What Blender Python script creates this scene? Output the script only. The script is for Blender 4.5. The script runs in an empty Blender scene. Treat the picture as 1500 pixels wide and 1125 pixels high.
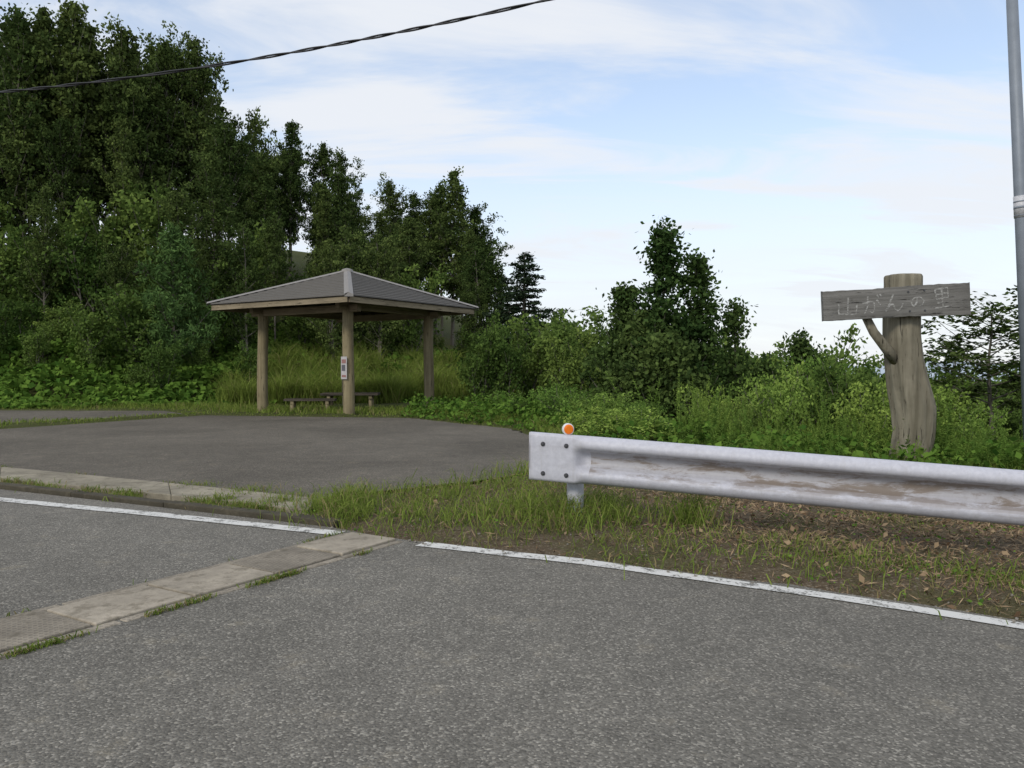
import bpy, math, numpy as np
from mathutils import Vector, Matrix
R = math.radians
sc = bpy.context.scene
sc.view_settings.view_transform = 'Standard'
sc.view_settings.look = 'None'
sc.view_settings.exposure = 0
COL = sc.collection

# ------------------------------------------------------------------ nodes
class NT:
    def __init__(s, name, world=False):
        s.m = bpy.data.worlds.new(name) if world else bpy.data.materials.new(name)
        s.m.use_nodes = True
        s.t = s.m.node_tree
        s.t.nodes.clear()
    def n(s, typ, **kw):
        nd = s.t.nodes.new(typ)
        ins = kw.pop('ins', {})
        for k, v in kw.items():
            setattr(nd, k, v)
        for k, v in ins.items():
            if isinstance(v, bpy.types.NodeSocket):
                s.t.links.new(v, nd.inputs[k])
            else:
                nd.inputs[k].default_value = v
        return nd
    def math(s, op, a, b=0.0, c=0.0, clamp=False):
        return s.n('ShaderNodeMath', operation=op, use_clamp=clamp, ins={0: a, 1: b, 2: c}).outputs[0]
    def mix(s, f, a, b, blend='MIX'):
        nd = s.n('ShaderNodeMix', data_type='RGBA', blend_type=blend)
        for k, v in ((0, f), (6, a), (7, b)):
            if isinstance(v, bpy.types.NodeSocket):
                s.t.links.new(v, nd.inputs[k])
            else:
                if k != 0 and len(v) == 3: v = (*v, 1)
                nd.inputs[k].default_value = v
        return nd.outputs[2]
    def ramp(s, f, lo, hi):
        return s.n('ShaderNodeMapRange', interpolation_type='SMOOTHSTEP', ins={0: f, 1: lo, 2: hi, 3: 0.0, 4: 1.0}).outputs[0]
    def noise(s, vec, scale, detail=4, rough=.55, dist=0.0):
        return s.n('ShaderNodeTexNoise', ins={'Vector': vec, 'Scale': scale, 'Detail': detail, 'Roughness': rough, 'Distortion': dist}).outputs[0]
    def obj(s):
        return s.n('ShaderNodeTexCoord').outputs['Object']
    def out(s, color, rough=.8, bump=None, bd=.01, bs=.5, spec=.3, metal=0.0):
        p = s.n('ShaderNodeBsdfPrincipled')
        for k, v in (('Base Color', color), ('Roughness', rough), ('Specular IOR Level', spec), ('Metallic', metal)):
            if isinstance(v, bpy.types.NodeSocket): s.t.links.new(v, p.inputs[k])
            else: p.inputs[k].default_value = (*v, 1) if isinstance(v, tuple) and len(v) == 3 else v
        if bump is not None:
            b = s.n('ShaderNodeBump', ins={'Height': bump, 'Distance': bd, 'Strength': bs})
            s.t.links.new(b.outputs[0], p.inputs['Normal'])
        o = s.n('ShaderNodeOutputMaterial')
        s.t.links.new(p.outputs[0], o.inputs[0])
        return s.m

def mat_leaf(name, dark, light, trans=.25, brown=None, rvar=.35):
    s = NT(name)
    lv = s.n('ShaderNodeAttribute', attribute_name='lv').outputs['Fac']
    c = s.mix(lv, dark, light)
    if brown:
        bv = s.n('ShaderNodeAttribute', attribute_name='bv').outputs['Fac']
        c = s.mix(bv, c, brown)
    if rvar > 0:
        rnd = s.n('ShaderNodeObjectInfo').outputs['Random']
        val = s.math('MULTIPLY_ADD', rnd, rvar * 2, 1 - rvar)
        hue = s.math('MULTIPLY_ADD', rnd, -.03, .515)
        c = s.n('ShaderNodeHueSaturation', ins={'Hue': hue, 'Value': val, 'Color': c, 'Fac': 1.0, 'Saturation': .93}).outputs[0]
    d = s.n('ShaderNodeBsdfDiffuse', ins={'Color': c})
    o = s.n('ShaderNodeOutputMaterial')
    if trans > 0:
        t = s.n('ShaderNodeBsdfTranslucent', ins={'Color': c})
        mx = s.n('ShaderNodeMixShader', ins={0: trans})
        s.t.links.new(d.outputs[0], mx.inputs[1]); s.t.links.new(t.outputs[0], mx.inputs[2])
        s.t.links.new(mx.outputs[0], o.inputs[0])
    else:
        s.t.links.new(d.outputs[0], o.inputs[0])
    return s.m

def mat_asphalt(name, base=(.1, .1, .1), patch=.9):
    s = NT(name); P = s.obj()
    v = s.n('ShaderNodeTexVoronoi', ins={'Vector': P, 'Scale': 120.0})
    sp = s.n('ShaderNodeSeparateColor', ins={0: v.outputs['Color']})
    a = s.ramp(sp.outputs[0], .74, 1.0); b = sp.outputs[1]
    big = s.noise(P, .5, 4, .6, .5)
    mid = s.noise(P, 4.5, 5, .7)
    k = s.math('MULTIPLY_ADD', a, .9, .60)
    k = s.math('MULTIPLY_ADD', b, .46, k)
    k = s.math('MULTIPLY', k, s.math('MULTIPLY_ADD', big, patch, 1 - patch / 2))
    k = s.math('MULTIPLY', k, s.math('MULTIPLY_ADD', mid, .6, .7))
    c = s.mix(1.0, base, s.n('ShaderNodeCombineColor', ins={0: k, 1: k, 2: k}).outputs[0], 'MULTIPLY')
    c = s.mix(s.math('MULTIPLY', s.ramp(mid, .56, .72), .25), c, tuple(x * y for x, y in zip(base, (1.7, 1.55, 1.25))))
    return s.out(c, .88, s.math('MULTIPLY', v.outputs['Distance'], -1.0), .006, .7, .2)

def mat_concrete(name, base=(.3, .28, .24), rot=0.0, grid=False):
    s = NT(name); P = s.obj()
    n1 = s.noise(P, 2.5, 6, .7); n2 = s.noise(P, 40, 3, .6); n3 = s.noise(P, 9, 5, .7)
    lv = s.n('ShaderNodeAttribute', attribute_name='lv').outputs['Fac']
    c = s.mix(s.ramp(n1, .3, .7), tuple(b * .6 for b in base), base)
    c = s.mix(s.math('MULTIPLY', s.ramp(n2, .4, .7), .5), c, tuple(b * .45 for b in base))
    c = s.mix(s.math('MULTIPLY', s.ramp(n3, .5, .66), .6), c, (.10, .085, .06))
    k = s.math('MULTIPLY_ADD', lv, .7, .55)
    c = s.mix(1.0, c, s.n('ShaderNodeCombineColor', ins={0: k, 1: k, 2: k}).outputs[0], 'MULTIPLY')
    bump = n2
    if grid:
        m = s.n('ShaderNodeMapping', ins={'Vector': P, 'Rotation': (0, 0, rot)}).outputs[0]
        x = s.n('ShaderNodeSeparateXYZ', ins={0: m})
        sx = s.math('SINE', s.math('MULTIPLY', x.outputs[0], 170.0)); sy = s.math('SINE', s.math('MULTIPLY', x.outputs[1], 170.0))
        g = s.ramp(s.math('MULTIPLY', sx, sy), .15, .5)
        g = s.math('MULTIPLY', g, s.math('SUBTRACT', 1.0, s.ramp(lv, .6, .8)))
        g = s.math('MULTIPLY', g, s.ramp(n3, .62, .42))
        c = s.mix(s.math('MULTIPLY', g, .35), c, (.05, .045, .04))
        bump = s.math('SUBTRACT', n2, s.math('MULTIPLY', g, .5))
    return s.out(c, .9, bump, .006, .6, .2)

def mat_wood(name, c1, c2, axis=2, sc1=14.0, stretch=.06, dark=(.03, .025, .02)):
    s = NT(name); P = s.obj()
    S = [1.0, 1.0, 1.0]; S[axis] = stretch
    m = s.n('ShaderNodeMapping', ins={'Vector': P, 'Scale': tuple(S)}).outputs[0]
    g = s.noise(m, sc1, 7, .65, .4); g2 = s.noise(m, sc1 * 3.2, 5, .7); b = s.noise(P, 1.6, 4, .6)
    c = s.mix(s.ramp(g, .3, .7), c1, c2)
    c = s.mix(s.math('MULTIPLY', s.ramp(b, .4, .7), .4), c, tuple(x * .6 for x in c1))
    ck = s.ramp(g2, .60, .68)
    c = s.mix(s.math('MULTIPLY', ck, .8), c, dark)
    return s.out(c, .85, s.math('SUBTRACT', g, ck), .016, .9, .15)

M = {}
M['asphalt'] = mat_asphalt('road_asphalt', (.178, .166, .143), .7)
M['asphalt2'] = mat_asphalt('parking_asphalt', (.132, .117, .095), 1.1)
M['slab'] = mat_concrete('drain_concrete', (.36, .315, .25), R(-32), True)
M['conc'] = mat_concrete('gutter_concrete', (.33, .295, .225))
M['kerb_shade'] = mat_concrete('kerb_recess_shade', (.08, .07, .05))  # dark base colour paints in the shadow inside the gutter recess
M['postwood'] = mat_wood('gazebo_log', (.19, .155, .09), (.29, .245, .15))
M['beamwood'] = mat_wood('gazebo_beam', (.20, .165, .11), (.29, .24, .165), 0)
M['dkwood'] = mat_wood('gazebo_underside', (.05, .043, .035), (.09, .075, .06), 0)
M['trunkwood'] = mat_wood('sign_trunk_wood', (.14, .125, .09), (.29, .262, .20), 2, 10.0, .07)
M['board'] = mat_wood('sign_board_wood', (.135, .13, .12), (.225, .217, .205), 0, 16.0, .05)
M['bark'] = mat_wood('bark', (.11, .10, .08), (.22, .20, .165))

def mat_white_rail():
    s = NT('rail_white_paint'); P = s.obj()
    lv = s.n('ShaderNodeAttribute', attribute_name='lv').outputs['Fac']
    m = s.n('ShaderNodeMapping', ins={'Vector': P, 'Scale': (1.0, 1.0, 4.5)}).outputs[0]
    m2 = s.n('ShaderNodeMapping', ins={'Vector': P, 'Scale': (9.0, 9.0, 1.0)}).outputs[0]
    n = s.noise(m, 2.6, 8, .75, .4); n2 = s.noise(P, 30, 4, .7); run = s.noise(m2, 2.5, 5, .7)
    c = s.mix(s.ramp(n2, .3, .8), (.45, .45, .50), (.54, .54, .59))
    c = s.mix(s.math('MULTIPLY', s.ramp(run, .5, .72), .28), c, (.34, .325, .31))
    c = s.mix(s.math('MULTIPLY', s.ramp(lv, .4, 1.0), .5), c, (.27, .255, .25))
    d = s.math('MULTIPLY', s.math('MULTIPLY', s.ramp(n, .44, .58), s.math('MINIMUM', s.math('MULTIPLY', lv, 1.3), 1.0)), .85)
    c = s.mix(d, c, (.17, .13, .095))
    sc_ = s.math('MULTIPLY', s.ramp(s.noise(m, 14, 6, .8), .62, .74), .6)
    c = s.mix(sc_, c, (.28, .24, .2))
    return s.out(c, .5, n2, .001, .2, .35)
M['rail'] = mat_white_rail()
def simple(name, c, rough=.6, metal=0., nscale=20., var=.25, spec=.4):
    s = NT(name); P = s.obj()
    n = s.noise(P, nscale, 5, .6)
    col = s.mix(n, tuple(x * (1 - var) for x in c), tuple(min(1, x * (1 + var)) for x in c))
    return s.out(col, rough, n, .002, .2, spec, metal)
M['bolt'] = simple('bolt_steel', (.08, .08, .085), .5, .5)
M['orange'] = simple('reflector_orange', (.85, .19, .01), .25)
M['whitepl'] = simple('white_plastic', (.7, .7, .7), .4)
M['galv'] = simple('galvanised_steel', (.21, .235, .27), .55, .2, 6., .25)
M['band'] = simple('band_steel', (.5, .5, .52), .5, .1, 40, .5)
M['cable'] = simple('cable_black', (.02, .02, .022), .5)
M['ridge'] = simple('ridge_cap', (.23, .215, .20), .6, 0, 8)
M['posterw'] = simple('poster_paper', (.42, .40, .40), .7, 0, 15, .3)
M['posterr'] = simple('poster_red', (.27, .14, .13), .7, 0, 15, .4)
M['posterd'] = simple('poster_dark', (.10, .10, .115), .7, 0, 15, .4)
M['stone'] = simple('gravel_stone', (.22, .20, .17), .9, 0, 30, .5)
def mat_carve():
    s = NT('faded_paint'); P = s.obj()
    m = s.n('ShaderNodeMapping', ins={'Vector': P, 'Scale': (.3, 1, 1)}).outputs[0]
    n = s.noise(m, 45, 5, .75)
    c = s.mix(s.ramp(n, .42, .60), (.17, .165, .155), (.38, .375, .36))
    return s.out(c, .9, spec=.1)
M['carve'] = mat_carve()

def mat_roof():
    s = NT('roof_shingle'); P = s.obj()
    n = s.noise(P, 5, 5, .6); n2 = s.noise(P, 60, 3, .6)
    c = s.mix(n, (.085, .079, .071), (.14, .13, .118))
    c = s.mix(s.math('MULTIPLY', n2, .35), c, (.19, .18, .165))
    return s.out(c, .75, n2, .003, .3, .25)
M['roof'] = mat_roof()
def mat_line():
    s = NT('road_paint'); P = s.obj()
    n = s.noise(P, 9, 7, .75); n2 = s.noise(P, 70, 3, .6)
    w = s.math('MULTIPLY_ADD', n2, .6, n)
    c = s.mix(s.ramp(w, .80, .94), (.62, .61, .58), (.17, .165, .15))
    return s.out(c, .7, n2, .002, .4, .2)
M['line'] = mat_line()
def mat_ground():
    s = NT('soil_and_grass'); P = s.obj()
    n = s.noise(P, 1.2, 6, .65); n2 = s.noise(P, 14, 5, .7); n3 = s.noise(P, 60, 3, .6)
    y = s.n('ShaderNodeSeparateXYZ', ins={0: P}).outputs[1]
    soil = s.mix(n2, (.055, .041, .027), (.17, .13, .085))
    soil = s.mix(s.ramp(n3, .52, .68), soil, (.23, .195, .145))
    gr = s.mix(n2, (.045, .05, .018), (.095, .105, .035))
    f = s.math('MAXIMUM', s.math('MULTIPLY', s.ramp(n, .48, .62), .5), s.ramp(y, 8.0, 11.0))
    c = s.mix(f, soil, gr)
    return s.out(c, .95, s.math('ADD', n2, s.math('MULTIPLY', n3, .4)), .05, .8, .1)
M['ground'] = mat_ground()
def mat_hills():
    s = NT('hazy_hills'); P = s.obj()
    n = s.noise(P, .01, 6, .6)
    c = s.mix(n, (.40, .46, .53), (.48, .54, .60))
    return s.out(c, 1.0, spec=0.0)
M['hills'] = mat_hills()

M['leafA'] = mat_leaf('leaf_forest', (.026, .050, .013), (.108, .155, .036), rvar=.32)
M['leafB'] = mat_leaf('leaf_shrub', (.048, .095, .018), (.165, .245, .044), rvar=.32)
M['leafD'] = mat_leaf('leaf_dark_tree', (.026, .054, .015), (.10, .16, .036), rvar=.2)
M['leafC'] = mat_leaf('needle_conifer', (.010, .022, .012), (.032, .052, .026), .0, rvar=.1)
M['leafP'] = mat_leaf('needle_pine', (.045, .09, .025), (.11, .19, .045), .1, rvar=.1)
M['weed'] = mat_leaf('leaf_weed', (.08, .155, .022), (.25, .37, .058), rvar=.22)
M['kudzu'] = mat_leaf('leaf_kudzu', (.045, .105, .018), (.175, .28, .048), rvar=0)
M['grass'] = mat_leaf('grass_blades', (.072, .122, .022), (.24, .30, .065), .3, brown=(.31, .235, .13), rvar=0)
M['litter'] = mat_leaf('dead_litter', (.12, .075, .045), (.36, .265, .165), .0, rvar=0)

# ------------------------------------------------------------------ mesh helpers
def link(ob, parent=None):
    COL.objects.link(ob)
    if parent: ob.parent = parent
    return ob
def empty(name, loc=(0, 0, 0)):
    e = bpy.data.objects.new(name, None); e.location = loc; e.empty_display_size = .3
    COL.objects.link(e); return e

class MB:
    def __init__(s): s.V = []; s.Q = []; s.m = []; s.l = []; s.b = []; s.n = 0
    def add(s, V, Q, mi=0, lv=.5, bv=0.):
        V = np.asarray(V, float).reshape(-1, 3); Q = np.asarray(Q, int).reshape(-1, 4)
        s.V.append(V); s.Q.append(Q + s.n); s.n += len(V)
        k = len(Q)
        s.m.append(np.full(k, mi)); s.l.append(np.broadcast_to(lv, k).astype(float)); s.b.append(np.broadcast_to(bv, k).astype(float))
    def mesh(s, name, mats, smooth=False):
        V = np.concatenate(s.V); Q = np.concatenate(s.Q)
        me = bpy.data.meshes.new(name)
        me.from_pydata(V.tolist(), [], Q.tolist())
        for m in mats: me.materials.append(m)
        me.polygons.foreach_set('material_index', np.concatenate(s.m).astype(np.int32))
        me.attributes.new('lv', 'FLOAT', 'FACE').data.foreach_set('value', np.concatenate(s.l).astype(np.float32))
        me.attributes.new('bv', 'FLOAT', 'FACE').data.foreach_set('value', np.concatenate(s.b).astype(np.float32))
        if smooth: me.polygons.foreach_set('use_smooth', [True] * len(Q))
        me.update()
        return me
    def obj(s, name, mats, parent=None, smooth=False):
        return link(bpy.data.objects.new(name, s.mesh(name, mats, smooth)), parent)

def tube(pts, rad, sides=6, cap=True, rfun=None):
    pts = np.asarray(pts, float); n = len(pts); rad = np.broadcast_to(rad, n)
    V = []
    T = np.gradient(pts, axis=0); T /= np.linalg.norm(T, axis=1)[:, None] + 1e-9
    ref = np.array([1., 0, 0]) if abs(T[0][2]) > .7 else np.array([0, 0, 1.])
    for i in range(n):
        a = np.cross(T[i], ref); a /= np.linalg.norm(a) + 1e-9; b = np.cross(T[i], a)
        ang = np.arange(sides) * 2 * np.pi / sides
        r = rad[i] * (rfun(i, ang) if rfun else 1)
        V.append(pts[i] + (np.cos(ang) * r)[:, None] * a + (np.sin(ang) * r)[:, None] * b)
    Q = []
    for i in range(n - 1):
        for j in range(sides):
            k = (j + 1) % sides
            Q.append((i * sides + j, i * sides + k, (i + 1) * sides + k, (i + 1) * sides + j))
    if cap and sides >= 4:
        V = np.concatenate(V)
        V = np.vstack([V, pts[-1], pts[0]])
        c = n * sides
        for j in range(0, sides, 2):
            Q.append(((n - 1) * sides + j, (n - 1) * sides + (j + 1) % sides, (n - 1) * sides + (j + 2) % sides, c))
            Q.append((j, c + 1, (j + 2) % sides, (j + 1) % sides))
        return V, Q
    return np.concatenate(V), Q

def boxv(cx, cy, cz, dx, dy, dz, rz=0., ry=0.):
    p = np.array([[x, y, z] for z in (-.5, .5) for y in (-.5, .5) for x in (-.5, .5)]) * [dx, dy, dz]
    c, s = math.cos(ry), math.sin(ry); p = p @ np.array([[c, 0, s], [0, 1, 0], [-s, 0, c]])
    c, s = math.cos(rz), math.sin(rz); p = p @ np.array([[c, s, 0], [-s, c, 0], [0, 0, 1]])
    return p + [cx, cy, cz], [(0, 2, 3, 1), (4, 5, 7, 6), (0, 1, 5, 4), (2, 6, 7, 3), (0, 4, 6, 2), (1, 3, 7, 5)]

def bevel(ob, w=.01, seg=2):
    m = ob.modifiers.new('bev', 'BEVEL'); m.width = w; m.segments = seg; m.limit_method = 'ANGLE'; return ob

def leaves(P, size, rng, up=.6, asp=.6):
    N = len(P)
    n = rng.normal(size=(N, 3)); n /= np.linalg.norm(n, axis=1)[:, None]; n[:, 2] += up; n /= np.linalg.norm(n, axis=1)[:, None]
    t = np.cross(n, rng.normal(size=(N, 3))); t /= np.linalg.norm(t, axis=1)[:, None]
    b = np.cross(n, t); s = np.asarray(size).reshape(-1, 1) * np.ones((N, 1))
    V = np.stack([P - t * s, P + b * s * asp - t * s * .15, P + t * s, P - b * s * asp - t * s * .15], 1).reshape(-1, 3)
    return V, np.arange(N * 4).reshape(-1, 4)

def sm(x): x = np.clip(x, 0, 1); return x * x * (3 - 2 * x)
def nz(x, y, f=1., seed=0):
    r = np.random.default_rng(seed); o = 0
    for k in range(6):
        a = r.uniform(0, 6.28); ff = f * (1 + .6 * k) ; o = o + np.sin((x * math.cos(a) + y * math.sin(a)) * ff * 2 + r.uniform(0, 6.28)) / (1 + .35 * k)
    return o / 3

# ------------------------------------------------------------------ layout polygons (metres)
line_L = [(-30, 18.5), (-12, 10.2), (-4.27, 6.65), (-2.54, 5.92), (-1.15, 5.28)]
line_R = [(-.57, 4.97), (.385, 4.50), (1.25, 4.18), (2.01, 3.88), (2.6, 3.56), (4.5, 2.3), (9, -1.4), (16, -8)]
kerb_in = [(-30, 19.0), (-12, 10.75), (-4.8, 7.40), (-2.75, 6.36), (-1.22, 5.58)]
con_lo = [(-30, 19.6), (-12, 11.2), (-5.03, 7.80), (-2.9, 6.76), (-1.55, 6.06)]
con_hi = [(-30, 20.6), (-12, 12.1), (-5.61, 8.73), (-3.24, 7.50), (-1.62, 6.62)]
road_edge_R = [(-.62, 5.06), (.42, 4.60), (1.30, 4.28), (2.06, 3.98), (2.66, 3.66), (4.6, 2.4), (9.1, -1.3), (16.1, -7.9)]
road = [(-30, 18.95), (-12, 10.70), (-4.82, 7.33), (-2.78, 6.30), (-1.24, 5.50), (-.92, 5.25)] + road_edge_R + [(16, -30), (-30, -30)]
parking = [(-14, 13.2), (-12, 12.13)] + con_hi[2:] + [(-1.1, 7.15), (-.34, 7.75), (.25, 8.4), (.42, 10), (.38, 12.8), (-.12, 14.6), (-2.29, 17.6), (-4.3, 18.0), (-7.2, 18.6), (-9.2, 14.4)]
side = [(-10.1, 15.7), (-7.9, 19.2), (-9, 20.6), (-13.3, 20.8), (-26, 20.8), (-26, 18.9), (-14, 13.9)]
concrete = con_hi + con_lo[::-1]
polys = [road, parking, side, concrete]

def sd(x, y, poly):
    x = np.asarray(x, float); y = np.asarray(y, float)
    ins = np.zeros(x.shape, bool); dm = np.full(x.shape, 1e9)
    n = len(poly)
    for i in range(n):
        x1, y1 = poly[i]; x2, y2 = poly[(i + 1) % n]
        dx, dy = x2 - x1, y2 - y1
        t = np.clip(((x - x1) * dx + (y - y1) * dy) / (dx * dx + dy * dy + 1e-12), 0, 1)
        dm = np.minimum(dm, np.hypot(x - x1 - t * dx, y - y1 - t * dy))
        if abs(dy) > 1e-9:
            c = ((y1 > y) != (y2 > y)) & (x < (dx) * (y - y1) / dy + x1)
            ins ^= c
    return np.where(ins, -dm, dm)
def sdall(x, y):
    d = sd(x, y, polys[0])
    for p in polys[1:]: d = np.minimum(d, sd(x, y, p))
    return d

def base(x, y):
    return -.05 * np.clip(np.asarray(x, float) - .4, 0, 12)
def terr(x, y, bump=True):
    x = np.asarray(x, float); y = np.asarray(y, float)
    z = base(x, y)
    d = (y - 21.8 - .406 * np.clip(x + 13, 0, 60)) * .926
    dp = np.clip(d, 0, None)
    h = .52 * dp * dp / (dp + 1.5)
    h = 14 * (1 - np.exp(-h / 14))
    fac = (.38 + .62 * sm((2 - x) / 20)) * sm((16 - x) / 13)
    z = z + h * fac
    dr = .16 * np.clip(y - 11 , 0, None) * sm((x - .5) / 5)
    dr2 = .10 * np.clip(x - 9, 0, None) * sm((y - 3) / 5)
    z = z - 14 * (1 - np.exp(-(dr + dr2) / 14)) * sm((60 + x) / 60)
    if bump:
        m = sm(sdall(x, y) / .3)
        z = z + m * (.035 + .03 * nz(x, y, 1.6, 3) + .015 * nz(x, y, 5, 4)) - (1 - m) * .03
        far = sm((np.hypot(x, y) - 22) / 20)
        z = z + far * .35 * nz(x, y, .35, 8)
    return z
def t1(x, y): return float(terr(np.array([x]), np.array([y]), False)[0])

# ------------------------------------------------------------------ ground sheet
def spaced(fine0, fine1, step, ext):
    a = list(np.arange(fine0, fine1 + 1e-6, step))
    s = step; v = a[-1]
    while v < ext: s *= 1.22; v += s; a.append(v)
    s = step; v = a[0]; pre = []
    while v > -ext: s *= 1.22; v -= s; pre.append(v)
    return np.array(pre[::-1] + a)
xs = spaced(-9, 8, .16, 3000); ys = spaced(2.2, 20, .16, 3000)
X, Y = np.meshgrid(xs, ys); Z = terr(X, Y)
g = MB(); nx, ny = len(xs), len(ys)
I = np.arange(nx * ny).reshape(ny, nx)
g.add(np.stack([X, Y, Z], -1), np.stack([I[:-1, :-1], I[:-1, 1:], I[1:, 1:], I[1:, :-1]], -1))
g.obj('ground', [M['ground']], smooth=True)

def sheet(name, poly, dz, mat):
    import bmesh
    bm = bmesh.new()
    bm.faces.new([bm.verts.new((x, y, 0)) for x, y in poly])
    bmesh.ops.triangulate(bm, faces=bm.faces[:])
    for px in (.4, 4, 8, 12.4):
        bmesh.ops.bisect_plane(bm, geom=bm.verts[:] + bm.edges[:] + bm.faces[:], plane_co=(px, 0, 0), plane_no=(1, 0, 0))
    for v in bm.verts: v.co.z = float(base(v.co.x, 0)) + dz
    bmesh.ops.recalc_face_normals(bm, faces=bm.faces[:])
    for f in bm.faces:
        if f.normal.z < 0: f.normal_flip()
    me = bpy.data.meshes.new(name); bm.to_mesh(me); bm.free(); me.materials.append(mat)
    return link(bpy.data.objects.new(name, me))
def jag(poly, amp, i0, i1, seed=3):
    r = np.random.default_rng(seed); out = []
    for i, p in enumerate(poly):
        out.append(p)
        if i0 <= i < i1:
            a = np.array(p); b = np.array(poly[(i + 1) % len(poly)]); L = np.linalg.norm(b - a); k = int(L / .18)
            n = np.array([-(b - a)[1], (b - a)[0]]) / L
            for j in range(1, k): out.append(tuple(a + (b - a) * j / k + n * r.normal(0, amp)))
    return out
sheet('road', jag(road, .012, 6, 10), 0, M['asphalt'])
sheet('parking_area', jag(parking, .03, 4, 11), .01, M['asphalt2'])
sheet('side_road', side, .01, M['asphalt2'])

def ribbon(name, pts, w, dz, mat, sub=.2):
    P = [np.array(pts[0], float)]
    for a, b in zip(pts[:-1], pts[1:]):
        a = np.array(a, float); b = np.array(b, float); k = max(1, int(np.linalg.norm(b - a) / sub))
        for i in range(1, k + 1): P.append(a + (b - a) * i / k)
    P = np.array(P)
    for _ in range(6):
        Pp = P.copy(); Pp[1:-1] = (P[:-2] + P[1:-1] * 2 + P[2:]) / 4; P = Pp
    T = np.gradient(P, axis=0); T /= np.linalg.norm(T, axis=1)[:, None]
    N = np.stack([-T[:, 1], T[:, 0]], 1); r = np.random.default_rng(2)
    A = P + N * (w / 2 + r.normal(0, .003, len(P)))[:, None]; B = P - N * (w / 2 + r.normal(0, .003, len(P)))[:, None]
    V = np.concatenate([np.column_stack([A, base(A[:, 0], 0) + dz]), np.column_stack([B, base(B[:, 0], 0) + dz])])
    n = len(P); Q = [(i, n + i, n + i + 1, i + 1) for i in range(n - 1)]
    m = MB(); m.add(V, Q); return m.obj(name, [mat])
ribbon('road_marking', line_L, .13, .005, M['line'])
ribbon('road_marking', line_R, .12, .005, M['line'])

def slabs_between(name, lo, hi, L, top, bot, mat, gap=.012, seed=1):
    rng = np.random.default_rng(seed); m = MB()
    lo = np.array(lo, float); hi = np.array(hi, float)
    for i in range(len(lo) - 1):
        seglen = np.linalg.norm(lo[i + 1] - lo[i]); k = max(1, int(round(seglen / L)))
        for j in range(k):
            t0, t1_ = j / k, (j + 1) / k - gap / seglen
            a = lo[i] + (lo[i + 1] - lo[i]) * t0; b = lo[i] + (lo[i + 1] - lo[i]) * t1_
            c = hi[i] + (hi[i + 1] - hi[i]) * t1_; d = hi[i] + (hi[i + 1] - hi[i]) * t0
            tz = top + rng.uniform(-.004, .004)
            V = [(*p, bot) for p in (a, b, c, d)] + [(*p, tz + rng.uniform(-.002, .002)) for p in (a, b, c, d)]
            m.add(V, [(4, 5, 6, 7), (0, 1, 5, 4), (1, 2, 6, 5), (2, 3, 7, 6), (3, 0, 4, 7)], 0, rng.uniform(.6, 1))
    return bevel(m.obj(name, [mat]), .008)
slabs_between('concrete_gutter', con_lo, con_hi, 2.0, .025, -.1, M['conc'], .005)
slabs_between('kerb_shade_strip', [(x - .02, y - .05) for x, y in kerb_in], [(x + .03, y + .05) for x, y in kerb_in], 1.2, .035, -.1, M['kerb_shade'], .005, seed=4)  # raised dark strip drawn in place of the shaded gutter recess

# cross drain
u = np.array([-1.17, -1.90]); u /= np.linalg.norm(u); w_ = np.array([-u[1], u[0]])
A0 = np.array([-.90, 5.18])
m = MB(); rng = np.random.default_rng(5)
for i in range(22):
    L = .5; c = A0 + u * (i * L + L / 2)
    lvv = rng.choice([.35, .45, .5, 1.0, .85], p=[.3, .25, .2, .15, .1]) if i not in (2, 3) else (1.0 if i == 3 else .9)
    m.add(*boxv(c[0], c[1], -.045 + rng.uniform(-.003, .003), L - .015, .38, .12, math.atan2(u[1], u[0]) + rng.uniform(-.01, .01)), 0, lvv)
for sgn in (-1, 1):
    for i in range(6):
        c = A0 + u * (i * 1.9 + .95) + w_ * sgn * .228
        m.add(*boxv(c[0], c[1], -.05, 1.88, .055, .11, math.atan2(u[1], u[0])), 0, .62)
bevel(m.obj('drain_cover', [M['slab']]), .006)

# ------------------------------------------------------------------ guardrail
ra = np.array([.15, 5.80]); rd = np.array([2.99, -.87]); rd = rd / np.linalg.norm(rd)
rn = np.array([rd[1], -rd[0]])
if rn[1] > 0: rn = -rn
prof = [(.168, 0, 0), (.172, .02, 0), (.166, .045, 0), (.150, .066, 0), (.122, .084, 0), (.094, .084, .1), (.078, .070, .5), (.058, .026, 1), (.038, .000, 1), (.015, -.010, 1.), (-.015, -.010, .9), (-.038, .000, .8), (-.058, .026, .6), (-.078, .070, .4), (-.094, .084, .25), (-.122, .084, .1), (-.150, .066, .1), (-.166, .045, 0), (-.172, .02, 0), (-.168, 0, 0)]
flat = [(.168, 0), (.172, .03), (.172, .06), (.168, .080), (.150, .086), (.11, .086), (.08, .086), (.06, .086), (.035, .086), (.015, .086), (-.015, .086), (-.035, .086), (-.06, .086), (-.08, .086), (-.11, .086), (-.150, .086), (-.168, .080), (-.172, .06), (-.172, .03), (-.168, 0)]
rail = empty('guardrail')
S = [0, .02, .08, .16, .24, .30, .32, .34, .36, .38, .40, .43, .50] + list(np.arange(.7, 13, .2))
m = MB(); V = []; np_ = len(prof)
def railz(s): return .472 - .0545 * s if s < 4 else .472 - .218 - .05 * (s - 4)
for s in S:
    f = float(sm((s - .31) / .09))
    c = ra + rd * s
    for k in range(np_):
        z = flat[k][0] * (1 - f) + prof[k][0] * f; p = flat[k][1] * (1 - f) + prof[k][1] * f
        q = c + rn * p
        V.append((q[0], q[1], railz(s) + z))
Q = []; lv = []
for i in range(len(S) - 1):
    for k in range(np_ - 1):
        Q.append((i * np_ + k, i * np_ + k + 1, (i + 1) * np_ + k + 1, (i + 1) * np_ + k)); lv.append(prof[k][2] if S[i] > .42 else .08)
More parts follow.
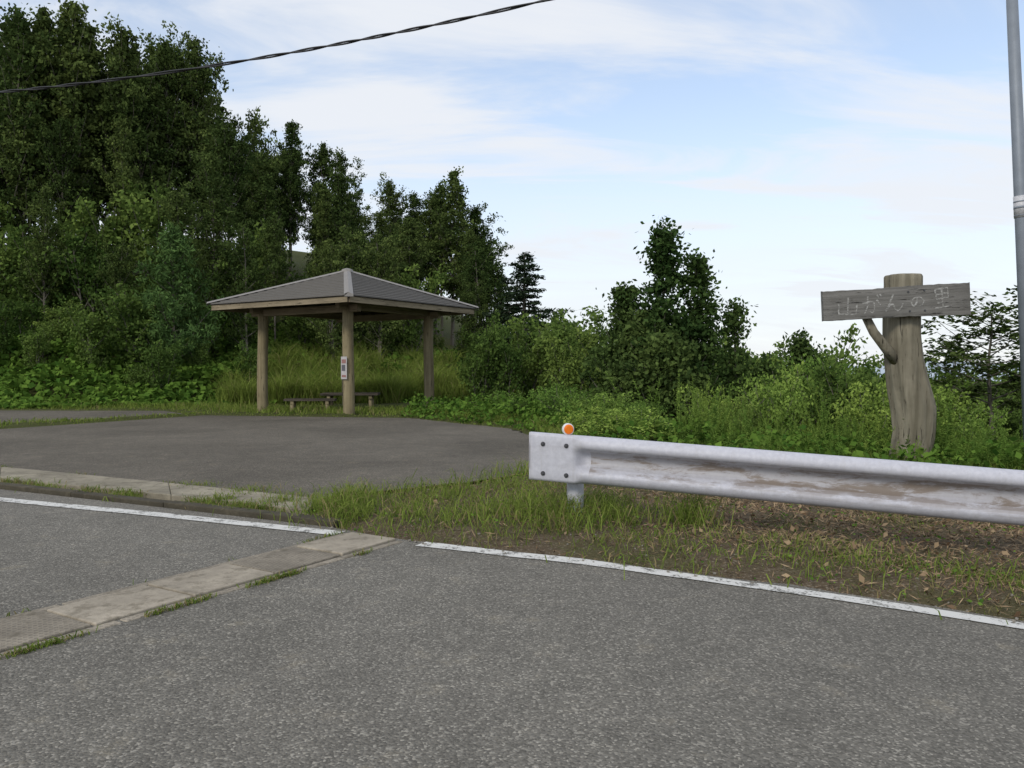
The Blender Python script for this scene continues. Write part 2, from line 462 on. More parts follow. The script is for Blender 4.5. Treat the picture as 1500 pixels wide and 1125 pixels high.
m.add(V, Q, 0, np.array(lv))
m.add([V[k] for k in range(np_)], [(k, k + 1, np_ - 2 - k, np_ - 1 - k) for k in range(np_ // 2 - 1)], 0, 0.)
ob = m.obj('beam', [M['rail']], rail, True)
md = ob.modifiers.new('s', 'SOLIDIFY'); md.thickness = .004; md.offset = -1
yaw = math.atan2(rd[1], rd[0])
for s in (.30, 4.3, 8.3, 12.3):
    c = ra + rd * s - rn * .085
    z0 = float(base(c[0], 0)) - .3
    m = MB(); m.add(*tube([(c[0], c[1], z0), (c[0], c[1], railz(s) + .12), (c[0], c[1], railz(s) + .135)], [.062, .062, .045], 20), 0, 0.)
    m.obj('post', [M['rail']], rail, True)
    c = ra + rd * s - rn * .022
    m = MB(); m.add(*boxv(c[0], c[1], railz(s), .09, .014, .26, yaw), 0, 0.); m.obj('bracket', [M['rail']], rail)
for s, dz in ((.10, .095), (.27, .095), (.10, -.115), (.27, -.115)):
    c = ra + rd * s; m = MB()
    p0 = c + rn * .084; p1 = c + rn * .092; p2 = c + rn * .102
    z = railz(s) + dz
    m.add(*tube([(*p0, z), (*p1, z)], [.017, .016], 12)); m.add(*tube([(*p1, z), (*p2, z)], [.011, .007], 8))
    m.obj('bolt', [M['bolt']], rail, False)
dl = empty('road_delineator')
c = ra + rd * .27 + rn * .03; zt = railz(.27) + .160
m = MB(); m.add(*tube([(c[0], c[1], zt - .02), (c[0], c[1], zt + .04)], [.014, .012], 8)); m.obj('stem', [M['whitepl']], dl)
f = np.array([.25, -.97])
m = MB()
m.add(*tube([(*(c - f * .016), zt + .05), (*(c - f * .012), zt + .05), (*(c + f * .012), zt + .05), (*(c + f * .016), zt + .05)], [.036, .042, .042, .038], 28)); m.obj('housing', [M['whitepl']], dl)
m = MB(); m.add(*tube([(*(c + f * .015), zt + .05), (*(c + f * .022), zt + .05), (*(c + f * .026), zt + .05)], [.035, .034, .024], 28)); m.obj('reflector', [M['orange']], dl)

# ------------------------------------------------------------------ gazebo
gz = empty('gazebo')
e1 = np.array([-2.49, 1.607]) / 2.96; e2 = np.array([1.607, 2.49]) / 2.96
near = np.array([-3.8, 18.5])
corn = [near, near + e1 * 2.96, near + (e1 + e2) * 2.96, near + e2 * 2.96]
rng = np.random.default_rng(3)
for i, c in enumerate(corn):
    m = MB(); zs = np.linspace(-.3, 2.56, 12)
    ph = rng.uniform(0, 6, 3)
    m.add(*tube([(c[0] + .012 * math.sin(z * 2 + ph[0]), c[1], z) for z in zs], .134 - .008 * zs / 2.5, 18, rfun=lambda i, a: 1 + .03 * np.sin(3 * a + i * .5) + .015 * np.sin(7 * a)))
    m.obj('post_%d' % (i + 1), [M['postwood']], gz, True)
C = (corn[0] + corn[2]) / 2
def rc(k, i):
    return C + (corn[i] - C) * k
ze = 2.70
for i in range(4):
    a, b = corn[i], corn[(i + 1) % 4]; d = (b - a) / np.linalg.norm(b - a)
    zz = 2.50 if i % 2 else 2.46
    a2 = a - d * .35; b2 = b + d * .35; mid = (a2 + b2) / 2
    m = MB(); m.add(*boxv(0, 0, 0, np.linalg.norm(b2 - a2), .13, .17)); o = m.obj('ring_beam_%d' % (i + 1), [M['beamwood']], gz)
    o.location = (mid[0], mid[1], zz + .04 + .02 * (i % 2)); o.rotation_euler = (0, 0, math.atan2(d[1], d[0])); bevel(o, .01)
K = 1.60
for i in range(4):
    a, b = rc(K - .02, i), rc(K - .02, (i + 1) % 4); d = (b - a) / np.linalg.norm(b - a); mid = (a + b) / 2
    m = MB(); m.add(*boxv(0, 0, 0, np.linalg.norm(b - a) - .05, .04, .13)); o = m.obj('fascia_%d' % (i + 1), [M['beamwood']], gz)
    o.location = (mid[0], mid[1], ze - .085); o.rotation_euler = (0, 0, math.atan2(d[1], d[0]))
apex = 3.60
m = MB(); nc = 15
for j in range(nc):
    k0 = K * (1 - j / nc) + .02; k1 = K * (1 - (j + 1) / nc)
    z0 = ze + (apex - ze) * j / nc; z1 = ze + (apex - ze) * (j + 1) / nc
    for i in range(4):
        a, b = rc(k0, i), rc(k0, (i + 1) % 4); c, d = rc(max(k1, .01), (i + 1) % 4), rc(max(k1, .01), i)
        m.add([(*a, z0 + .026), (*b, z0 + .026), (*c, z1 + .004), (*d, z1 + .004), (*a, z0 - .008), (*b, z0 - .008)], [(0, 1, 2, 3), (4, 5, 1, 0)])
m.obj('roof', [M['roof']], gz)
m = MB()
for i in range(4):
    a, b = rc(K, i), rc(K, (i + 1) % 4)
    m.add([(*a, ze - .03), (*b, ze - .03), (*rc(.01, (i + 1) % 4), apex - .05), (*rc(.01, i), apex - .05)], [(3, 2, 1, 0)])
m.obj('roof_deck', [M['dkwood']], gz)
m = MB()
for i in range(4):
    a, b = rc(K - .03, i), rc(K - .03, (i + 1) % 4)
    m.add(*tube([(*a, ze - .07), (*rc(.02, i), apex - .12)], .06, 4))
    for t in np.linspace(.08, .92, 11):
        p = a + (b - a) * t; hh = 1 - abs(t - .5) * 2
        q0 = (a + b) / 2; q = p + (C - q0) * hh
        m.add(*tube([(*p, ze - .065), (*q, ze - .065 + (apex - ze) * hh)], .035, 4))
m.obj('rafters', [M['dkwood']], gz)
for i in range(4):
    m = MB(); a = rc(K + .03, i)
    z0 = ze + .03; z1 = apex + .03
    d = corn[i] - C; d = d / np.linalg.norm(d); s_ = np.array([-d[1], d[0]]); T = C + d * .02
    w = .10
    m.add([(*(a + s_ * w), z0 - .02), (*a, z0 + .03), (*(T + s_ * w * .9), z1 - .03), (*T, z1 + .02), (*(a - s_ * w), z0 - .02), (*(T - s_ * w * .9), z1 - .03), (*(a + s_ * w), z0 - .07), (*(a - s_ * w), z0 - .07)],
          [(0, 1, 3, 2), (1, 4, 5, 3), (6, 7, 1, 0)])
    m.obj('ridge_cap_%d' % (i + 1), [M['ridge']], gz)
m = MB(); m.add(*tube([(*C, apex - .02), (*C, apex + .05), (*C, apex + .08)], [.17, .14, .05], 8)); m.obj('finial', [M['ridge']], gz)

ps = empty('poster')
pc = corn[0] + np.array([-.07, -.15])
m = MB(); m.add(*boxv(0, 0, 0, .17, .008, .52)); o = m.obj('sheet', [M['posterw']], ps); o.location = (pc[0], pc[1], 1.12); o.rotation_euler = (0, 0, R(-28))
for dx, dz, w, h, mt in ((0, .15, .12, .09, 'posterr'), (-.01, -.0, .10, .14, 'posterd'), (0, -.19, .12, .05, 'posterr')):
    m = MB(); m.add(*boxv(dx, -.0065, dz, w, .004, h)); o = m.obj('print', [M[mt]], ps); o.location = (pc[0], pc[1], 1.12); o.rotation_euler = (0, 0, R(-28))

def bench(name, x, y, L, W, H, rz):
    e = empty(name, (x, y, 0)); e.rotation_euler = (0, 0, rz)
    n = 3 if W > .5 else 2
    for k in range(n):
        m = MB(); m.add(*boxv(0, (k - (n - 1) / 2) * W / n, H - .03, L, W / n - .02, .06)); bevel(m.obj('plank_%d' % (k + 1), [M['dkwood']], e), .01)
    for sx in (-1, 1):
        for sy in (-1, 1):
            m = MB(); m.add(*tube([(sx * (L / 2 - .2), sy * W * .32, -.1), (sx * (L / 2 - .2), sy * W * .25, H - .06)], .05, 10)); m.obj('leg', [M['postwood']], e, True)
        m = MB(); m.add(*boxv(sx * (L / 2 - .2), 0, H - .10, .08, W * .85, .08)); m.obj('crossbar', [M['postwood']], e)
bench('park_bench', -5.0, 19.75, 1.25, .36, .36, R(4))
bench('picnic_table', -4.15, 20.5, 1.45, .7, .48, R(4))

# ------------------------------------------------------------------ wooden sign
sg = empty('wooden_sign')
zs = np.array([-.6, -.2, 0, .3, .6, .9, 1.2, 1.5, 1.8, 2.1, 2.25, 2.27]); cx = np.array([4.98, 4.99, 5.0, 5.05, 5.04, 4.97, 4.92, 4.89, 4.89, 4.905, 4.905, 4.905])
rr = np.array([.28, .25, .225, .235, .255, .245, .228, .225, .228, .232, .232, .20])
zz = np.concatenate([np.linspace(-.6, 2.25, 44), [2.265, 2.27]]); cc = np.interp(zz, zs, cx); rad = np.interp(zz, zs, rr); rad[-2] = .222; rad[-1] = .21
m = MB(); m.add(*tube(np.stack([cc, 10 + 0 * zz, zz], 1), rad, 72, rfun=lambda i, a: 1 + .05 * np.sin(2 * a + i * .06) + .04 * np.sin(5 * a + i * .05) + .025 * np.sin(11 * a - i * .04) - .09 * np.exp(-((a - 4.4 - .01 * i) / .06) ** 2) - .07 * np.exp(-((a - 5.2 + .008 * i) / .05) ** 2) - .06 * np.exp(-((a - 3.7 - .004 * i) / .04) ** 2) - .07 * np.exp(-((a - 4.85 + .006 * i) / .035) ** 2)))
m.obj('trunk_post', [M['trunkwood']], sg, True)
m = MB(); m.add(*tube([(4.80, 9.92, 1.18), (4.62, 9.86, 1.36), (4.46, 9.84, 1.55), (4.36, 9.83, 1.74)], [.075, .062, .055, .05], 14, rfun=lambda i, a: 1 + .06 * np.sin(3 * a + i))); m.obj('branch_stub', [M['trunkwood']], sg, True)
bw = empty('board_frame', (4.655, 9.70, 1.905)); bw.parent = sg; bw.rotation_euler = (0, R(-2.7), R(-5)); bw.scale = (.93, 1, .97)
m = MB(); nseg = 30
px = np.linspace(-.925, .925, nseg)
rng = np.random.default_rng(9)
top = .190 + .010 * px / .92 + .004 * np.sin(px * 5) + rng.normal(0, .002, nseg); bot = -.190 - .010 * px / .92 + .006 * np.sin(px * 3 + 1) + rng.normal(0, .002, nseg)
V = []; Q = []
for i in range(nseg): V += [(px[i], -.03, bot[i]), (px[i], -.03, top[i]), (px[i], .03, top[i]), (px[i], .03, bot[i])]
for i in range(nseg - 1):
    for k in range(4): Q.append((i * 4 + k, i * 4 + (k + 1) % 4, i * 4 + 4 + (k + 1) % 4, i * 4 + 4 + k))
Q.append((0, 1, 2, 3)); e = (nseg - 1) * 4; Q.append((e + 3, e + 2, e + 1, e))
m.add(V, Q); bevel(m.obj('board', [M['board']], bw), .006)
glyph = {
 'yama': [[(0, .5), (.02, -.35)], [(-.45, .15), (-.42, -.38), (.42, -.36)], [(.44, .2), (.42, -.40)]],
 'ga': [[(-.48, .12), (-.1, .2), (.12, .12), (.1, -.25), (-.02, -.42), (-.14, -.3)], [(-.18, .48), (-.22, .0), (-.42, -.42)], [(.25, .25), (.42, -.05)], [(.28, .5), (.36, .36)], [(.44, .52), (.52, .38)]],
 'n': [[(.0, .48), (-.22, -.05), (-.42, -.45), (-.18, -.08), (0, -.05), (.06, -.3), (.2, -.42), (.36, -.3), (.48, -.02)]],
 'no': [[(.02, .32), (-.06, -.1), (-.26, -.36), (-.42, -.12), (-.34, .2), (-.05, .38), (.28, .3), (.44, .02), (.34, -.28), (.08, -.42)]],
 'sato': [[(-.34, .46), (-.32, -.02)], [(-.34, .46), (.34, .48), (.32, .0)], [(-.3, .22), (.3, .24)], [(-.32, -.0), (.32, .02)], [(0, .46), (0, -.42)], [(-.3, -.2), (.3, -.18)], [(-.46, -.44), (.46, -.40)]],
}
def letter(key, x0, z0, w, h, rot):
    mb = MB(); rr_ = np.random.default_rng(len(key) + int(abs(x0) * 100)); cr, sr = math.cos(R(rot)), math.sin(R(rot)); lay = 0
    for stv in glyph[key]:
        p = np.array(stv); tt = np.linspace(0, 1, len(p)); q = np.linspace(0, 1, 5 * len(p))
        px_ = np.interp(q, tt, p[:, 0]) * w; pz = np.interp(q, tt, p[:, 1]) * h
        if len(p) > 3:
            kx = np.ones(3) / 3; px_[1:-1] = np.convolve(px_, kx, 'valid'); pz[1:-1] = np.convolve(pz, kx, 'valid')
        px_ = px_ + rr_.normal(0, .0012, len(q)); pz = pz + rr_.normal(0, .0012, len(q))
        tx, tz_ = np.gradient(px_), np.gradient(pz); l = np.hypot(tx, tz_) + 1e-9; nx_, nz_ = -tz_ / l, tx / l
        wd = .0095 * (1.0 - .55 * q) * rr_.uniform(.85, 1.15, len(q)) + .002
        A = np.column_stack([px_ + nx_ * wd, np.full(len(q), 0.), pz + nz_ * wd]); B = np.column_stack([px_ - nx_ * wd, np.full(len(q), 0.), pz - nz_ * wd])
        V = np.concatenate([A, B]); V[:, 1] -= .0006 * lay; lay += 1
        V = np.column_stack([V[:, 0] * cr - V[:, 2] * sr, V[:, 1], V[:, 0] * sr + V[:, 2] * cr]); n = len(q)
        mb.add(V, [(i, n + i, n + i + 1, i + 1) for i in range(n - 1)])
    o = mb.obj('lettering', [M['carve']], bw); o.location = (x0, -.0318, z0)
for key, x, z, w, h, r in (('yama', -.61, -.03, .26, .24, -6), ('ga', -.30, -.02, .25, .24, 4), ('n', -.03, -.01, .25, .23, 0), ('no', .27, -.005, .19, .15, 6), ('sato', .58, .02, .23, .26, 4)):
    letter(key, x, z, w, h, r)
for x, z in ((.16, .12), (.17, -.12), (.36, .13), (.36, -.12)):
    m = MB(); m.add(*tube([(x, -.029, z), (x, -.038, z)], [.014, .012], 8)); m.obj('nail', [M['bolt']], bw)

# ------------------------------------------------------------------ metal pole, cable
pl = empty('utility_pole')
P0 = np.array([5.92, 9.0, -.5]); P1 = np.array([5.545, 9.0, 6.2])
m = MB(); m.add(*tube([P0, P0 * .5 + P1 * .5, P1], [.079, .067, .054], 24)); m.obj('shaft', [M['galv']], pl, True)
m = MB(); m.add(*tube([P1, P1 + [0, 0, .04]], [.058, .04], 24)); m.obj('cap', [M['galv']], pl, True)
d = (P1 - P0) / 6.7
q = P0 + d * 3.30
m = MB(); m.add(*tube([q, q + d * .24], [.0735, .0730], 24)); m.obj('label_band', [M['band']], pl, True)
for kk, zz_ in ((3.32, .02), (3.40, .05), (3.47, .03)):
    q = P0 + d * kk; m = MB(); m.add(*tube([q, q + d * zz_ * .5], .0745, 24)); m.obj('strap', [M['galv']], pl, True)

cb = empty('overhead_cable')
t = np.linspace(-.9, 1.9, 420)
a = np.array([-10.3, 16, 6.61]); b = np.array([.89, 13, 7.14])
def cpos(t):
    p = a + (b - a) * t
    p[2] += 1.0 * t * (t - 1) * .75
    return p
for k, nm in enumerate(('strand_1', 'strand_2')):
    P = []
    for tt in t:
        p = cpos(tt); ph = tt * 42 + k * math.pi + 1.6 * math.sin(tt * 9)
        p = p + np.array([0, math.cos(ph) * .016, math.sin(ph) * .017]); P.append(p)
    m = MB(); m.add(*tube(P, .015, 6)); m.obj(nm, [M['cable']], cb, True)

# ------------------------------------------------------------------ trees
def gen_tree(seed, H, t0, Rr, shape, nbr, elev, nleaf, lsize, clump, tr, leafmat, curve=.3, asp=.6, up=.6, lean=.04, dens=3.0, flat=.7, stems=1, topdens=.12):
    rng = np.random.default_rng(seed); m = MB(); cl = []
    for st in range(stems):
        oa = rng.uniform(0, 6.28); sp = 0 if stems == 1 else Rr * .45
        k = 9; tz = np.linspace(0, 1, k)
        hh = H * (1 if st == 0 else rng.uniform(.6, .95))
        wob = np.cumsum(rng.normal(0, lean * H / k, (k, 2)), 0); wob[0] = 0
        pts = np.column_stack([wob[:, 0] + math.cos(oa) * sp * tz ** .8, wob[:, 1] + math.sin(oa) * sp * tz ** .8, tz * hh])
        m.add(*tube(pts, tr * (1 - tz * .9) + .006, 6, False), 1)
        n = nbr // stems
        for i in range(n):
            s = (i + rng.uniform(0, 1)) / n; tt = t0 + (1 - t0) * s
            p0 = np.array([np.interp(tt, tz, pts[:, j]) for j in range(3)])
            az = i * 2.4 + rng.uniform(-.5, .5); L = Rr * shape(s) * rng.uniform(.4, 1.35) / (1 if stems == 1 else 1.4)
            if L < .05: L = .05
            el = elev + rng.uniform(-.2, .2) + s * .25
            d = np.array([math.cos(az) * math.cos(el), math.sin(az) * math.cos(el), math.sin(el)])
            q = np.linspace(0, 1, 5)[:, None]
            bp = p0 + d * L * q + np.array([0, 0, 1]) * curve * L * q ** 2 + rng.normal(0, .03 * L, (5, 3)) * q
            m.add(*tube(bp, np.linspace(tr * (1 - tt) * .45 + .006, .004, 5), 4, False), 1)
            nc = max(2, int(L * dens * 2))
            for c in range(nc):
                f = rng.uniform(.3, 1.05)
                pc = np.array([np.interp(f, q[:, 0], bp[:, j]) for j in range(3)])
                off = rng.normal(0, 1, 3) * [1, 1, flat * .6] * L * .14 * (1.3 - f * .5)
                cl.append(pc + off)
        for c in range(max(3, int(dens * H * topdens))):
            f = rng.uniform(.86, 1.01); cl.append(np.array([np.interp(f, tz, pts[:, j]) for j in range(3)]) + rng.normal(0, clump * .4, 3))
    cl = np.array(cl); per = max(3, int(nleaf / len(cl)))
    shade = rng.uniform(0, 1, len(cl)) * .65
    P = np.repeat(cl, per, 0); sh = np.repeat(shade, per)
    cs = np.repeat(rng.uniform(.5, 1.4, len(cl)), per)[:, None]
    P = P + rng.normal(0, 1, P.shape) * [1, 1, flat] * clump * cs
    k = P[:, 2] > .02; P = P[k]; sh = sh[k]
    V, Q = leaves(P, lsize * rng.uniform(.6, 1.25, len(P)), rng, up, asp)
    m.add(V, Q, 0, np.clip(sh + rng.uniform(0, .35, len(P)), 0, 1))
    return m.mesh('tree_mesh', [leafmat, M['bark']])

dome = lambda s: math.sin(math.pi * (.12 + .83 * s)) ** .6
cone = lambda s: (1 - s) ** .8 + .04
tall = lambda s: .75 + .35 * math.sin(math.pi * min(1, .1 + .9 * s)) - .72 * s ** 2.6
slim = [gen_tree(100 + i, 10, .22 + .07 * (i % 3), 1.7 + .35 * (i % 2), tall, 52, .8, 9000, .085, .15, .10, M['leafA'], .2, dens=2.4, lean=.06, topdens=.2) for i in range(6)]
wide = [gen_tree(130 + i, 8, .15, 2.5, dome, 42, .5, 8000, .095, .20, .11, M['leafA'], .2, dens=2.4, stems=2) for i in range(3)]
shrub = [gen_tree(160 + i, 2.4, .04, 1.35, dome, 34, .65, 4200, .062, .13, .03, M['leafB'], .3, dens=4, stems=4, topdens=.5) for i in range(5)]
shrubw = [gen_tree(180 + i, 1.6, .03, 1.2, dome, 36, .6, 4000, .045, .10, .02, M['weed'], .3, dens=6, stems=5, topdens=.6) for i in range(3)]

def put(me, name, x, y, H, h0, parent=None, sx=1.0, seed=0, dz=-.1):
    o = bpy.data.objects.new(name, me)
    o.location = (x, y, t1(x, y) + dz)
    s = H / h0; o.scale = (s * sx, s * sx, s)
    o.rotation_euler = (0, 0, (seed * 2.399) % 6.28)
    return link(o, parent)

skb = np.array([-250, -100, 0, 60, 100, 180, 260, 300, 325, 350, 400, 440, 450, 500, 530, 560, 620, 660, 690, 720, 735, 760])
skv = np.array([30, 10, 5, 25, 12, 55, 65, 85, 150, 180, 185, 200, 235, 238, 288, 290, 285, 255, 290, 350, 400, 450])
skt = (skb - 750) / 1167; sks = (540 - skv) / 1167
forest = empty('hillside_forest')
rng = np.random.default_rng(21); cnt = 0
yy = 28.0
while yy < 47:
    xx = -40.0
    while xx < 3:
        x = xx + rng.uniform(-1.2, 1.2); y = yy + rng.uniform(-1.2, 1.2); t = x / y
        if -.85 < t < -.02:
            allow = np.interp(t, skt, sks) * y + 1.1 - t1(x, y)
            d = (y - 21.8 - .406 * max(0, x + 13)) * .926
            if d > 4.0 and allow > 2.5:
                H = min(allow * rng.uniform(.76, .98), 13 * rng.uniform(.8, 1)); cnt += 1
                if d < 7: H = min(H, rng.uniform(3.0, 6))
                elif d < 10: H = min(H, rng.uniform(5, 8.5))
                if H < 5.2: put(wide[cnt % 3], 'tree', x, y, H, 8, forest, rng.uniform(.75, 1.05), cnt)
                else: put(slim[cnt % 6], 'tree', x, y, H / 1.02, 10, forest, rng.uniform(.8, 1.15), cnt)
        xx += 2.55
    yy += 2.55
def bt(u, y): return (u - 750) / 1167 * y
def hz(v, y): return 1.1 + (540 - v) / 1167 * y
k = 0
for u_, y, v, me, h0, sx in ((662, 39, 250, slim[0], 10, 1.1), (698, 40, 305, slim[1], 10, 1.), (640, 41, 290, slim[2], 10, 1.), (605, 41, 283, slim[3], 10, 1.), (568, 41, 270, slim[5], 10, .9), (100, 33, 8, slim[4], 10, .9), (60, 33, 20, slim[2], 10, .9), (185, 34, 48, slim[1], 10, .85), (140, 34, 40, slim[0], 10, .9), (235, 35, 62, slim[3], 10, .85), (285, 36, 66, slim[5], 10, .75), (385, 38, 168, wide[1], 8, .65), (425, 39, 180, slim[4], 10, .8), (470, 40, 212, slim[2], 10, .85), (500, 40, 228, slim[1], 10, .85), (20, 32, 20, slim[3], 10, .9), (712, 37, 350, slim[2], 10, 1.1)):
    x = bt(u_, y); H = hz(v, y) - t1(x, y); k += 1
    put(me, 'deciduous_tree', x, y, H, h0, None, sx, k * 3)

con = gen_tree(301, 8, .06, 2.7, cone, 110, -.1, 24000, .10, .12, .16, M['leafC'], -.10, asp=.35, up=.2, lean=.005, dens=5, flat=.35)
y = 32; x = bt(767, y); put(con, 'cedar_tree', x, y, hz(368, y) - t1(x, y), 8, None, 1.35, 1)
y = 36; x = bt(735, y); put(con, 'cedar_tree', x, y, hz(400, y) - t1(x, y), 8, None, 1.0, 2)
pin = gen_tree(302, 5, .1, 1.9, cone, 64, .3, 11000, .10, .13, .07, M['leafP'], .2, asp=.28, up=.5, lean=.01, dens=4.5)
x, y = bt(255, 26), 26.; put(pin, 'pine_tree', x, y, hz(330, y) - t1(x, y), 5, None, .85, 1)
up_ = lambda s: .95 - .75 * s
for i, (u_, y, v, rad_, nl) in enumerate(((968, 17, 342, 1.15, 10500), (1025, 17.3, 382, 1.1, 8000), (912, 17.8, 430, 1.15, 8500), (1088, 17.5, 450, .95, 6000), (940, 16.4, 470, 1.3, 8500), (1020, 16.2, 500, 1.3, 7500), (1150, 18.5, 494, 1.1, 5000), (1195, 19, 515, 1.0, 4500))):
    x = bt(u_, y); H = hz(v, y) - t1(x, y)
    me = gen_tree(320 + i, H, .06, rad_, up_, 46, .8, nl, .06, .125, .05, M['leafD'], .25, dens=4.5, lean=.035, stems=2 if i > 2 else 1, topdens=.6)
    put(me, 'small_tree', x, y, H, H, None, 1, 0, 0)
for i, (u_, y, v, rd_) in enumerate(((1450, 14.5, 458, 1.35), (1535, 14, 450, 1.5), (1395, 18, 515, .9))):
    x = bt(u_, y); H = hz(v, y) - t1(x, y)
    me = gen_tree(340 + i, H, .35, rd_, dome, 26, .2, 3000, .06, .11, .05, M['leafA'], .15, dens=3.4, flat=.35, up=1.8, lean=.05)
    put(me, 'dogwood_tree', x, y, H, H, None, 1, 0, 0)

rng = np.random.default_rng(44)
n = 0
und = empty('hillside_undergrowth')
for row, (d0, h0) in enumerate(((1.2, 1.2), (2.8, 1.9), (4.5, 2.5), (6.3, 3.0), (8.4, 3.2))):
    xx = -20.
    while xx < 7:
        x = xx + rng.uniform(-.6, .6); y = 21.8 + .406 * max(0, x + 13) + d0 / .926 + rng.uniform(-.6, .6)
        u_ = 750 + 1167 * x / y
        skip = (400 < u_ < 700 and row < 3) or (rng.uniform() < .15)
        if not skip and u_ > -80 and (row > 0 or rng.uniform() < .6):
            H = h0 * rng.uniform(.55, 1.35)
            if u_ > 640: H = min(H, max(.6, hz(480 + rng.uniform(0, 30), y) - t1(x, y)))
            put(shrub[n % 5], 'shrub', x, y, H, 2.4, und, rng.uniform(.8, 1.15), n)
        n += 1; xx += 1.65
brush = empty('roadside_brush')
for i in range(64):
    y = rng.uniform(20, 34); u_ = rng.uniform(700, 1500); x = bt(u_, y)
    vtop = np.interp(u_, [680, 760, 800, 870, 900, 1120, 1200, 1290, 1370, 1560], [485, 490, 468, 495, 530, 515, 522, 530, 566, 570]) + rng.uniform(-8, 40)
    H = min(hz(vtop, y) - t1(x, y), 4.2)
    if H < .6: continue
    put(shrub[i % 5], 'shrub', x, y, H, 2.4, brush, rng.uniform(.7, 1.0), i)
for i in range(42):
    y = rng.uniform(12.5, 17.5); u_ = rng.uniform(810, 1540); x = bt(u_, y)
    if sdall(np.array([x]), np.array([y]))[0] < .9: continue
    vtop = np.interp(u_, [780, 850, 900, 1000, 1200, 1290, 1380, 1560], [590, 575, 590, 570, 545, 545, 600, 610]) + rng.uniform(-10, 50)
    H = hz(vtop, y) - t1(x, y)
    if H < .4: continue
    if i % 7 < 3: put(shrubw[i % 3], 'shrub', x, y, H, 1.6, brush, rng.uniform(.7, 1.0), i)
    else: put(shrub[i % 5], 'shrub', x, y, H, 2.4, brush, rng.uniform(.7, 1.0), i)
for i in range(22):
    t = rng.uniform(0, 1); x = np.interp(t, [0, .5, .8, 1], [-.6, .6, 1.0, 1.2]) + rng.uniform(.3, 1.6); y = np.interp(t, [0, .5, .8, 1], [17.3, 15, 12.5, 10.5]) + rng.uniform(0, 1.2)
    if sdall(np.array([x]), np.array([y]))[0] < .6: continue
    if i % 7 < 3: put(shrubw[i % 3], 'shrub', x, y, rng.uniform(.35, .75), 1.6, brush, 1.3, i)
    else: put(shrub[i % 5], 'shrub', x, y, rng.uniform(.35, .75), 2.4, brush, 1.3, i)
put(shrubw[0], 'bright_shrub', 1.55, 10.3, .60, 1.6, None, 1.6, 2)
put(shrubw[1], 'bright_shrub', 2.1, 10.6, .52, 1.6, None, 1.5, 4)
put(shrubw[2], 'bright_shrub', 1.2, 11.2, .55, 1.6, None, 1.5, 7)

def gen_weed(seed, H, ns=7):
    rng = np.random.default_rng(seed); m = MB()
    for s in range(ns):
        bx, by = rng.normal(0, .16, 2); h = H * rng.uniform(.5, 1.05); l = rng.normal(0, .1, 2)
        q = np.linspace(0, 1, 6); pts = np.column_stack([bx + l[0] * q ** 2, by + l[1] * q ** 2, q * h])
        m.add(*tube(pts, .006 * (1 - q * .6), 4, False), 0, .4)
        N = int(80 * h); f = rng.uniform(.12, 1, N) ** .8; az = rng.uniform(0, 6.28, N)
        P = np.column_stack([np.interp(f, q, pts[:, j]) for j in range(3)])
        L = (.10 * (1.1 - f * .75)) * rng.uniform(.7, 1.2, N)
        D = np.column_stack([np.cos(az), np.sin(az), .35 + .5 * f]); D /= np.linalg.norm(D, axis=1)[:, None]
        B = np.column_stack([-np.sin(az), np.cos(az), 0 * az]) * (L * .17)[:, None]
        mid = P + D * L[:, None] * .5; tip = P + D * L[:, None] - np.array([0, 0, 1]) * (L * .3)[:, None]
        V = np.stack([P, mid + B, tip, mid - B], 1).reshape(-1, 3)
        m.add(V, np.arange(4 * N).reshape(-1, 4), 0, np.clip(f * .8 + rng.uniform(-.2, .2, N), 0, 1))
    return m.mesh('weed_mesh', [M['weed']])
weeds = [gen_weed(400 + i, 1.0) for i in range(4)]
wd = empty('tall_weeds')
for i in range(330):
    y = rng.uniform(6.9, 12.5); x = rng.uniform(.9, .66 * y + 1.5)
    if sdall(np.array([x]), np.array([y]))[0] < .5 or (y < 8.3 and x < 3.2): continue
    if x < 2.2 and y < 9.3: continue
    H = rng.uniform(.3, .8) * (1.0 if y > 8.6 else .55) + (.35 if rng.uniform() < .15 and y > 9 else 0)
    if abs(x / y - .50) < .04 and y < 10: H *= .45
    put(weeds[i % 4], 'weed', x, y, H, 1.0, wd, 1.2, i, -.02)
for x, y, H in ((2.42, 10.4, 1.15), (2.62, 10.6, 1.05), (2.9, 10.9, .95), (3.55, 11.2, .95), (3.9, 10.8, 1.0), (4.25, 10.9, .85)):
    put(weeds[int(x * 10) % 4], 'weed', x, y, H, 1.0, wd, .85, x, -.02)

# ------------------------------------------------------------------ grass
def blades(m, x, y, z, h, w, lean, lv, bv, rng):
    N = len(x); a = rng.uniform(0, 6.28, N); la = rng.uniform(0, 6.28, N)
    P = np.column_stack([x, y, z]); B = np.column_stack([np.cos(a), np.sin(a), 0 * a]) * (w / 2)[:, None]
    Ld = np.column_stack([np.cos(la), np.sin(la), 0 * la]) * (h * lean)[:, None]; up = np.array([0, 0, 1.])
    M1 = P + up * (h * .55)[:, None] + Ld * .3; T = P + up * (h * np.clip(1 - lean * .45, .1, 1))[:, None] + Ld
    V = np.stack([P - B, P + B, M1 + B * .8, M1 - B * .8, T + B * .1, T - B * .1], 1).reshape(-1, 3)
    i = np.arange(N)[:, None] * 6
    Q = np.concatenate([i + [0, 1, 2, 3], i + [3, 2, 4, 5]], 0)
    m.add(V, Q, 0, np.concatenate([lv, lv]), np.concatenate([bv, bv]))
def scatter(N, x0, x1, y0, y1, rng, mind=0.0, jag=.05):
    x = rng.uniform(x0, x1, N); y = rng.uniform(y0, y1, N)
    k = sdall(x, y) > mind + jag * nz(x, y, 6, 11)
    return x[k], y[k]
rng = np.random.default_rng(77)
m = MB()
